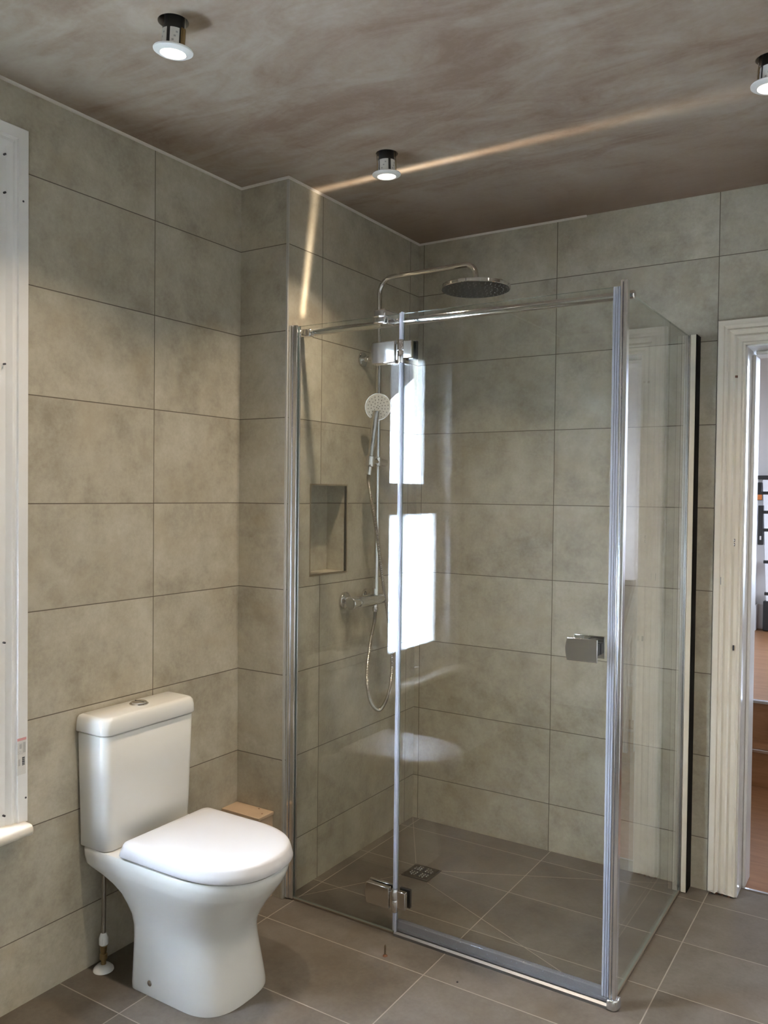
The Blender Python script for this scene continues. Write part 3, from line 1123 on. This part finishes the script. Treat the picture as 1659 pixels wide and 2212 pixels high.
# door knob: bowed front plate, stem, back plate
m = MB()
n = 8
kx0, kx1, kz0, kz1 = 1.030, 1.117, 0.968, 1.032
edge = [(kx0 - 0.005 * math.cos((i / n - 0.5) * PI), kz1 - (kz1 - kz0) * i / n) for i in range(n + 1)]
ring = edge + [(kx1, kz0), (kx1, kz1)]
m.loft([[(x, yy, z) for x, z in ring] for yy in (YG - 0.040, YG - 0.046)])
kn = m.build('knob', M_CHROME, door, bevel=0.0015)
m = MB()
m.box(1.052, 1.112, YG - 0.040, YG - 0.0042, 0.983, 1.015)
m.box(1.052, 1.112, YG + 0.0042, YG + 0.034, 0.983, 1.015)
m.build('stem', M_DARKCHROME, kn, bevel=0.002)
m = MB()
m.box(1.022, 1.112, YG + 0.034, YG + 0.040, 0.967, 1.030)
m.build('inner_plate', M_CHROME, kn, bevel=0.0015)

# added point lamp, masked to a thin fan, imitating a reflection off the bar
gl = bpy.data.lights.new('added_streak_lamp', 'POINT')
gl.energy = STREAK_LAMP
gl.color = (1.0, 1.0, 1.0)
gl.shadow_soft_size = 0.004
gl.use_nodes = True
nt = gl.node_tree
nt.nodes.clear()
h = N(nt)
tc = h.new('ShaderNodeTexCoord')
sp = h.new('ShaderNodeSeparateXYZ')
h.put(sp.inputs[0], tc.outputs['Normal'])
dd = h.math('SUBTRACT', sp.outputs[1], h.math('MULTIPLY', sp.outputs[2], 0.155))
gau = h.math('EXPONENT', h.math('MULTIPLY', h.math('MULTIPLY', dd, dd), -1 / (2 * 0.027 ** 2)))
up = h.rng(sp.outputs[2], 0.02, 0.10, 0.0, 1.0)
em = h.new('ShaderNodeEmission')
em.inputs[0].default_value = (1.0, 0.84, 0.64, 1)
h.put(em.inputs[1], h.math('MULTIPLY', gau, h.math('MULTIPLY', up, 30.0)))
lo_ = h.new('ShaderNodeOutputLight')
h.put(lo_.inputs[0], em.outputs[0])
go = bpy.data.objects.new('added_streak_lamp', gl)
go.location = (0.394, -0.822, 2.032)
COL.objects.link(go)

# wooden batten packing out the side panel at the wall
bt = thing('packing_batten', (1.168, -0.033, 0.0), 'tall cream batten with black side between glass panel and back wall', 'batten')
m = MB()
m.box(1.1615, 1.1795, -0.0670, -0.0010, 0.002, GH + 0.002)
m.build('batten_strip', M_BEIGE, bt, bevel=0.001)
m = MB()
m.box(1.1796, 1.1820, -0.0655, -0.0005, 0.002, GH + 0.003)
m.build('foam_side', M_BLACK, bt)

# ------------------------------------------------------------------ shower column
YRS = -0.425
XRS = 0.070
col_ = thing('shower_column', (0.0, YRS, 1.0), 'chrome rain shower column with bar mixer on the niche wall', 'shower')
m = MB()
path = [(XRS, YRS, 1.03), (XRS, YRS, 1.6), (XRS, YRS, 2.19)]
path += arc((XRS + 0.06, YRS, 2.205), (-0.06, 0, 0), (0, 0, 0.06), 0.0, PI / 2, 10)[0:]
path += [(0.30, YRS, 2.2665), (0.435, YRS, 2.2675)]
path += arc((0.443, YRS, 2.225), (0, 0, 0.0425), (0.0425, 0, 0), 0.15, PI / 2, 8)
path += [(0.4855, YRS, 2.205)]
m.tube(path, 0.0098, 18)
m.build('riser_pipe', M_CHROME, col_)
m = MB()
hz = 2.172
m.lathe((0.4855, YRS, hz), (0, 0, 1), [(0.1245, 0.0), (0.1265, 0.002), (0.1265, 0.012), (0.124, 0.0145), (0.06, 0.0165), (0.016, 0.018), (0.0135, 0.020), (0.0135, 0.040), (0.0115, 0.043)], 64)
hd = m.build('shower_head', M_CHROME, col_)
m = MB()
m.lathe((0.4855, YRS, hz), (0, 0, 1), [(0.1225, -0.0012), (0.1235, 0.0004)], 64)
np_ = m.build('nozzle_plate', M_NOZZLE, hd)
m = MB()
for ri, k in ((0.02, 6), (0.04, 12), (0.06, 18), (0.08, 24), (0.10, 30), (0.115, 34)):
    for i in range(k):
        a = 2 * PI * i / k + ri * 9
        m.lathe((0.4855 + ri * math.cos(a), YRS + ri * math.sin(a), hz - 0.0012), (0, 0, -1), [(0.0020, 0), (0.0014, 0.0022)], 6)
nz = m.build('nozzles', simple('grey_silicone', (0.20, 0.195, 0.185), 0.5), np_)
nz['kind'] = 'stuff'
m = MB()
m.lathe((0.0005, YRS - 0.012, 1.955), (1, 0, 0), [(0.029, 0), (0.029, 0.006), (0.024, 0.009), (0.011, 0.010), (0.011, 0.030), (0.009, 0.032), (0.009, 0.055)], 32)
m.lathe((XRS, YRS, 1.940), (0, 0, 1), [(0.0125, 0), (0.0135, 0.002), (0.0135, 0.028), (0.0125, 0.030)], 24)
m.build('wall_bracket', M_CHROME, col_)
# mixer bar
ZM = 1.012
m = MB()
m.lathe((0.062, -0.590, ZM), (0, 1, 0), [(0.021, 0.0), (0.0235, 0.002), (0.0235, 0.040), (0.0225, 0.0415), (0.0235, 0.043), (0.0235, 0.150), (0.0215, 0.175), (0.0225, 0.178), (0.0225, 0.212), (0.017, 0.221), (0.008, 0.226)], 32)
mx = m.build('mixer_bar', M_CHROME, col_)
for yy in (-0.545, -0.395):
    m = MB()
    m.lathe((0.0005, yy, ZM + 0.004), (1, 0, 0), [(0.033, 0), (0.033, 0.010), (0.029, 0.014), (0.016, 0.017), (0.015, 0.045)], 32)
    m.build('flange', M_CHROME, mx)
m = MB()
m.lathe((0.066, YRS, ZM + 0.018), (0, 0, 1), [(0.012, 0), (0.0125, 0.004), (0.0125, 0.026), (0.0105, 0.028)], 20)
m.lathe((0.066, YRS, ZM - 0.018), (0, 0, -1), [(0.010, 0), (0.010, 0.012), (0.012, 0.013), (0.012, 0.024), (0.009, 0.030)], 20)
m.build('union_nut', M_CHROME, mx)
# sliding hand shower holder
m = MB()
m.lathe((XRS, YRS, 1.535), (0, 0, 1), [(0.0145, 0), (0.016, 0.002), (0.016, 0.034), (0.0145, 0.036)], 24)
m.cyl((XRS, YRS + 0.005, 1.553), (XRS, YRS + 0.055, 1.550), 0.0135)
m.cyl((XRS, YRS - 0.01, 1.553), (XRS + 0.01, YRS - 0.068, 1.553), 0.012)
m.lathe((0.083, -0.498, 1.530), (-0.02, 0.09, 1), [(0.0150, 0), (0.0165, 0.002), (0.0185, 0.040), (0.0165, 0.042)], 20)
m.build('slider', M_CHROME, col_)

# hand shower resting in the holder, with its hose
hs = thing('hand_shower', (0.083, -0.498, 1.55), 'chrome hand shower with round spray face in the riser holder', 'hand shower')
face_n = Vector((0.72, -0.66, -0.20)).normalized()
hc = Vector((0.098, -0.470, 1.762))
m = MB()
pts = spline([(0.081, -0.506, 1.500), (0.083, -0.499, 1.545), (0.085, -0.492, 1.60), (0.087, -0.486, 1.65), (0.089, -0.480, 1.70), (0.092, -0.474, 1.745)], 6)
nn = len(pts)
m.tube(pts, 0.011, 16, rf=lambda i: 0.0105 + 0.0035 * max(0, i / nn - 0.55) / 0.45 + 0.002 * math.sin(PI * i / nn))
m.build('handle', M_CHROME, hs)
m = MB()
m.lathe(hc - face_n * 0.022, face_n, [(0.020, 0), (0.042, 0.004), (0.0525, 0.012), (0.0535, 0.020), (0.0520, 0.022)], 40)
hh_ = m.build('head_shell', M_CHROME, hs)
m = MB()
m.lathe(hc - face_n * 0.001, face_n, [(0.0500, 0), (0.0495, 0.0022), (0.030, 0.0028), (0.004, 0.003)], 40)
fp = m.build('spray_face', M_SPRAY, hs)
m = MB()
u = face_n.cross(Vector((0, 0, 1))).normalized()
v = face_n.cross(u)
for ri, k in ((0.006, 4), (0.017, 9), (0.028, 14), (0.040, 18)):
    for i in range(k):
        a = 2 * PI * i / k + ri * 40
        c = hc + face_n * 0.0014 + (u * math.cos(a) + v * math.sin(a)) * ri
        m.cyl(c, c + face_n * 0.0022, 0.0019, 8)
m.build('nozzles', simple('dark_nozzle', (0.10, 0.095, 0.09), 0.5), fp)
hose_pts = spline([(0.066, YRS, 0.966), (0.066, YRS - 0.004, 0.93), (0.068, -0.462, 0.84), (0.075, -0.492, 0.72), (0.078, -0.470, 0.622), (0.078, -0.405, 0.574),
                   (0.078, -0.343, 0.620), (0.078, -0.313, 0.725), (0.078, -0.338, 0.90), (0.080, -0.398, 1.10), (0.084, -0.440, 1.25), (0.083, -0.478, 1.38), (0.081, -0.504, 1.47), (0.081, -0.506, 1.505)], 40)
m = MB()
m.tube(hose_pts, 0.0074, 12, rf=lambda i: 0.0076 if i % 2 else 0.0060)
m.build('hose', simple('braided_chrome_hose', (0.52, 0.49, 0.44), 0.25, 1.0), hs)

# ------------------------------------------------------------------ floor drain
dn = thing('floor_drain', (0.306, -0.455, 0.0), 'square chrome floor drain grate in the shower', 'drain')
m = MB()
m.box(0.250, 0.362, -0.511, -0.399, 0.0002, 0.0016)
m.build('frame', simple('dark_drain_gap', (0.05, 0.042, 0.034), 0.5), dn)
m = MB()
m.box(0.256, 0.356, -0.505, -0.405, 0.0016, 0.0042)
gr = m.build('grate', simple('brushed_steel', (0.20, 0.185, 0.165), 0.3, 1.0), dn, bevel=0.001)
m = MB()
c = (0.306, -0.455)
for a in ((c[0] - 0.036, c[0] - 0.008, c[1] - 0.0025, c[1] + 0.0025), (c[0] + 0.008, c[0] + 0.036, c[1] - 0.0025, c[1] + 0.0025),
          (c[0] - 0.0025, c[0] + 0.0025, c[1] - 0.036, c[1] - 0.008), (c[0] - 0.0025, c[0] + 0.0025, c[1] + 0.008, c[1] + 0.036)):
    m.box(*a, 0.0041, 0.0046)
m.build('slots', M_BLACKINK, gr)
m = MB()
for i in range(-3, 4):
    for j in range(-3, 4):
        if i and j and abs(i) + abs(j) < 6:
            x_, y_ = c[0] + i * 0.0115, c[1] + j * 0.0115
            m.lathe((x_, y_, 0.0042), (0, 0, 1), [(0.0030, 0), (0.0022, 0.0014), (0.0006, 0.0018)], 10)
m.build('studs', M_CHROME, gr)

# faint diagonal cuts in the shower floor tiles, from the corners to the drain
m = MB()
for (ax, ay), (bx, by) in ((((0.004, -0.004)), (0.250, -0.399)), ((1.140, -0.006), (0.362, -0.399)), ((0.030, -0.860), (0.250, -0.511)), ((1.140, -0.860), (0.362, -0.511))):
    a, b = Vector((ax, ay, 0)), Vector((bx, by, 0))
    nrm = (b - a).cross(Vector((0, 0, 1))).normalized() * 0.0009
    m.loft([[p - nrm, p + nrm, p + nrm + Vector((0, 0, 0.0004)), p - nrm + Vector((0, 0, 0.0004))] for p in (a, b)])
struct(m.build('trim_6', simple('grey_grout', (0.36, 0.315, 0.26), 0.8), smooth=False), 'thin diagonal grout cuts running to the shower drain', 'trim')

# ------------------------------------------------------------------ toilet
TY = -1.412
wc = thing('toilet', (0.05, TY, 0.0), 'white close coupled toilet with closed lid against the tiled wall', 'toilet')


def d_ring(xb, xf, w, xs, z, e=2.3, rb=0.03, nf=22, ns=6):
    """D plan: straight back with rounded corners, straight sides, superelliptic front"""
    rb = min(rb, w * 0.6, (xs - xb) * 0.8)
    half = [(xb, w * k / 4 * (1 - rb / w)) for k in range(0, 4)]
    half += [(xb + rb - rb * math.cos(t), w - rb + rb * math.sin(t)) for t in (PI / 2 * i / 6 for i in range(7))]
    half += [(xb + rb + (xs - xb - rb) * k / ns, w) for k in range(1, ns)]
    for i in range(nf + 1):
        t = PI / 2 * i / nf
        half.append((xs + (xf - xs) * math.sin(t) ** (2 / e), w * math.cos(t) ** (2 / e)))
    half[-1] = (xf, 0.0)
    right = [(x, TY + y, z) for x, y in half]
    left = [(x, TY - y, z) for x, y in reversed(half[1:-1])]
    return right + left


rows = [(0.0005, -0.043, 0.294, 0.137, 0.16), (0.012, -0.044, 0.294, 0.137, 0.16), (0.05, -0.044, 0.289, 0.1345, 0.155), (0.10, -0.045, 0.281, 0.131, 0.15),
        (0.145, -0.046, 0.276, 0.1285, 0.14), (0.18, -0.048, 0.277, 0.1285, 0.13), (0.21, -0.053, 0.286, 0.132, 0.125), (0.24, -0.064, 0.302, 0.140, 0.13),
        (0.27, -0.078, 0.322, 0.149, 0.135), (0.295, -0.105, 0.342, 0.158, 0.14), (0.315, -0.142, 0.357, 0.165, 0.145), (0.330, -0.190, 0.368, 0.170, 0.15),
        (0.337, -0.203, 0.373, 0.172, 0.15), (0.36, -0.207, 0.384, 0.175, 0.15), (0.379, -0.207, 0.389, 0.176, 0.15), (0.384, -0.204, 0.386, 0.173, 0.15)]
m = MB()
m.loft([d_ring(xb, xf_, wd, xs, z, 2.3 + 0.6 * max(0, 1 - z / 0.2)) for z, xb, xf_, wd, xs in rows])
pan = m.build('pan', M_CERAMIC, wc, ang=50)
for sgn in (-1,):
    m = MB()
    m.lathe((0.046, TY + sgn * 0.1355, 0.036), (0, sgn, 0), [(0.0085, -0.003), (0.0085, 0.001), (0.006, 0.003), (0.002, 0.004)], 18)
    m.build('fixing_cap', M_CHROME, pan)


def rbox_ring(x0, x1, y0, y1, z, r, n=6):
    out = []
    for cx_, cy_, t0 in ((x1 - r, y1 - r, 0), (x0 + 0.004, y1 - 0.004, 1), (x0 + 0.004, y0 + 0.004, 2), (x1 - r, y0 + r, 3)):
        rr = r if t0 in (0, 3) else 0.004
        for i in range(n + 1):
            t = PI / 2 * (t0 + i / n)
            out.append((cx_ + rr * math.cos(t), cy_ + rr * math.sin(t), z))
    return out


CYM = -1.421
m = MB()
m.loft([rbox_ring(-0.206, xf_, CYM - hw, CYM + hw, z, 0.026) for z, xf_, hw in
        ((0.385, -0.094, 0.164), (0.388, -0.091, 0.1665), (0.46, -0.089, 0.1685), (0.60, -0.087, 0.173), (0.719, -0.086, 0.1765), (0.7215, -0.088, 0.1745))])
cis = m.build('cistern', M_CERAMIC, wc, ang=50)
m = MB()
m.loft([rbox_ring(-0.208 + a, xf_, CYM - hw, CYM + hw, z, 0.028) for z, xf_, hw, a in
        ((0.7225, -0.089, 0.173, 0.004), (0.7265, -0.081, 0.1815, 0), (0.730, -0.080, 0.1825, 0), (0.752, -0.081, 0.1815, 0), (0.766, -0.0835, 0.179, 0.001), (0.7725, -0.088, 0.1745, 0.003), (0.7755, -0.096, 0.167, 0.008))])
cl = m.build('cistern_lid', M_CERAMIC, wc, ang=60)
m = MB()
m.lathe((-0.152, -1.417, 0.7745), (0, 0, 1), [(0.0285, 0), (0.0285, 0.003), (0.026, 0.005)], 36)
m.lathe((-0.152, -1.417, 0.7785), (0, 0, 1), [(0.0235, 0), (0.0235, 0.0035), (0.021, 0.0048), (0.004, 0.0053)], 36)
fb = m.build('flush_button', M_CHROME, cl)
m = MB()
m.box(-0.172, -0.132, -1.4155, -1.4145, 0.7825, 0.7842)
m.build('button_split', M_BLACKINK, fb)
m = MB()
m.box(-0.1855, -0.1835, -1.272, -1.252, 0.7753, 0.7758)
m.build('maker_stamp', M_INK, cl)
SXB, SXF, SW, SXS = -0.046, 0.398, 0.1785, 0.175
# seat shows as a dark gap and thin lip under the lid
m = MB()
m.loft([d_ring(SXB + a, SXF - a, SW - a, SXS, z, 2.3, 0.02) for z, a in ((0.3855, 0.012), (0.3905, 0.012))])
m.build('seat', simple('pale_seat_buffer', (0.62, 0.61, 0.60), 0.4), wc)  # pale seat plastic in one even colour
m = MB()
m.loft([d_ring(SXB + a, SXF - a, SW - a, SXS, z, 2.3, 0.02) for z, a in
        ((0.3908, 0.004), (0.3920, 0.0012), (0.3945, 0.000), (0.410, 0.0035), (0.4225, 0.0075), (0.4275, 0.0105), (0.4305, 0.0165), (0.4325, 0.030), (0.4335, 0.07))])
m.build('lid', M_SEAT, wc, ang=60)
m = MB()
m.cyl((-0.060, TY - 0.085, 0.398), (-0.060, TY + 0.085, 0.398), 0.0095, 16)
m.build('lid_hinge', M_CHROME, wc)

# water supply behind the pan
pp = thing('water_supply', (-0.168, -1.533, 0.0), 'water supply pipe with white collar standing behind the toilet', 'pipe')
m = MB()
m.lathe((-0.168, -1.533, 0.0005), (0, 0, 1), [(0.030, 0), (0.029, 0.005), (0.020, 0.014), (0.009, 0.017)], 32)
m.build('floor_collar', M_WHITEP, pp)
m = MB()
m.lathe((-0.168, -1.533, 0.016), (0, 0, 1), [(0.0076, 0), (0.0076, 0.016), (0.0115, 0.018), (0.0115, 0.032), (0.0085, 0.034), (0.0105, 0.046), (0.0105, 0.056), (0.0082, 0.058)], 20)
m.build('isolating_valve', M_BRASS, pp)
m = MB()
m.lathe((-0.168, -1.533, 0.074), (0, 0, 1), [(0.0090, 0), (0.0135, 0.004), (0.0135, 0.022), (0.0100, 0.034), (0.0070, 0.038)], 20)
m.build('tap_connector', M_WHITEP, pp)
m = MB()
m.tube([(-0.168, -1.533, 0.110), (-0.168, -1.533, 0.20), (-0.168, -1.533, 0.28), (-0.168, -1.532, 0.318)], 0.0070, 14)
m.build('flexible_pipe', simple('braided_steel', (0.35, 0.33, 0.29), 0.3, 1.0), pp)

# boxed-in pipe in the corner behind the toilet
bx_ = thing('pipe_boxing', (-0.13, -0.945, 0.0), 'low bare board pipe boxing in the corner behind the toilet', 'boxing')
m = MB()
m.box(XA + 0.001, -0.046, -0.979, YB - 0.001, 0.001, 0.291)
m.build('side_board', M_BAREWOOD, bx_)
m = MB()
m.box(XA + 0.001, -0.041, -0.985, YB - 0.001, 0.291, 0.303)
tp = m.build('top_board', M_BAREWOOD, bx_, bevel=0.002)
for (x_, y_) in ((-0.060, -0.945), (-0.10, -0.915)):
    m = MB()
    m.cyl((x_, y_, 0.3028), (x_, y_, 0.3036), 0.003, 10)
    m.build('screw_head', M_CHIP, tp)

# bits on the floor
sc = thing('floor_screw', (0.493, -1.007, 0.0), 'small brass screw standing upright on the floor by the shower', 'screw')
m = MB()
m.lathe((0.493, -1.007, 0.0002), (0, 0, 1), [(0.0075, 0), (0.0070, 0.0016), (0.0030, 0.005)], 16)
m.build('head', M_CHIP, sc)
m = MB()
m.lathe((0.493, -1.007, 0.004), (0, 0, 1), [(0.0030, 0)] + [((0.0031 if k % 2 else 0.0023), 0.001 + 0.0013 * k) for k in range(20)] + [(0.0004, 0.032)], 12)
m.build('shank', simple('tarnished_screw', (0.13, 0.09, 0.05), 0.45, 0.6), sc)
m = MB()
m.lathe((0.744, -1.008, 0.0002), (0, 0, 1), [(0.003, 0), (0.0034, 0.001), (0.002, 0.0028)], 10)
tag(m.build('debris_crumb', M_BLACKP), 'tiny black speck of debris on the floor before the shower door', 'debris')
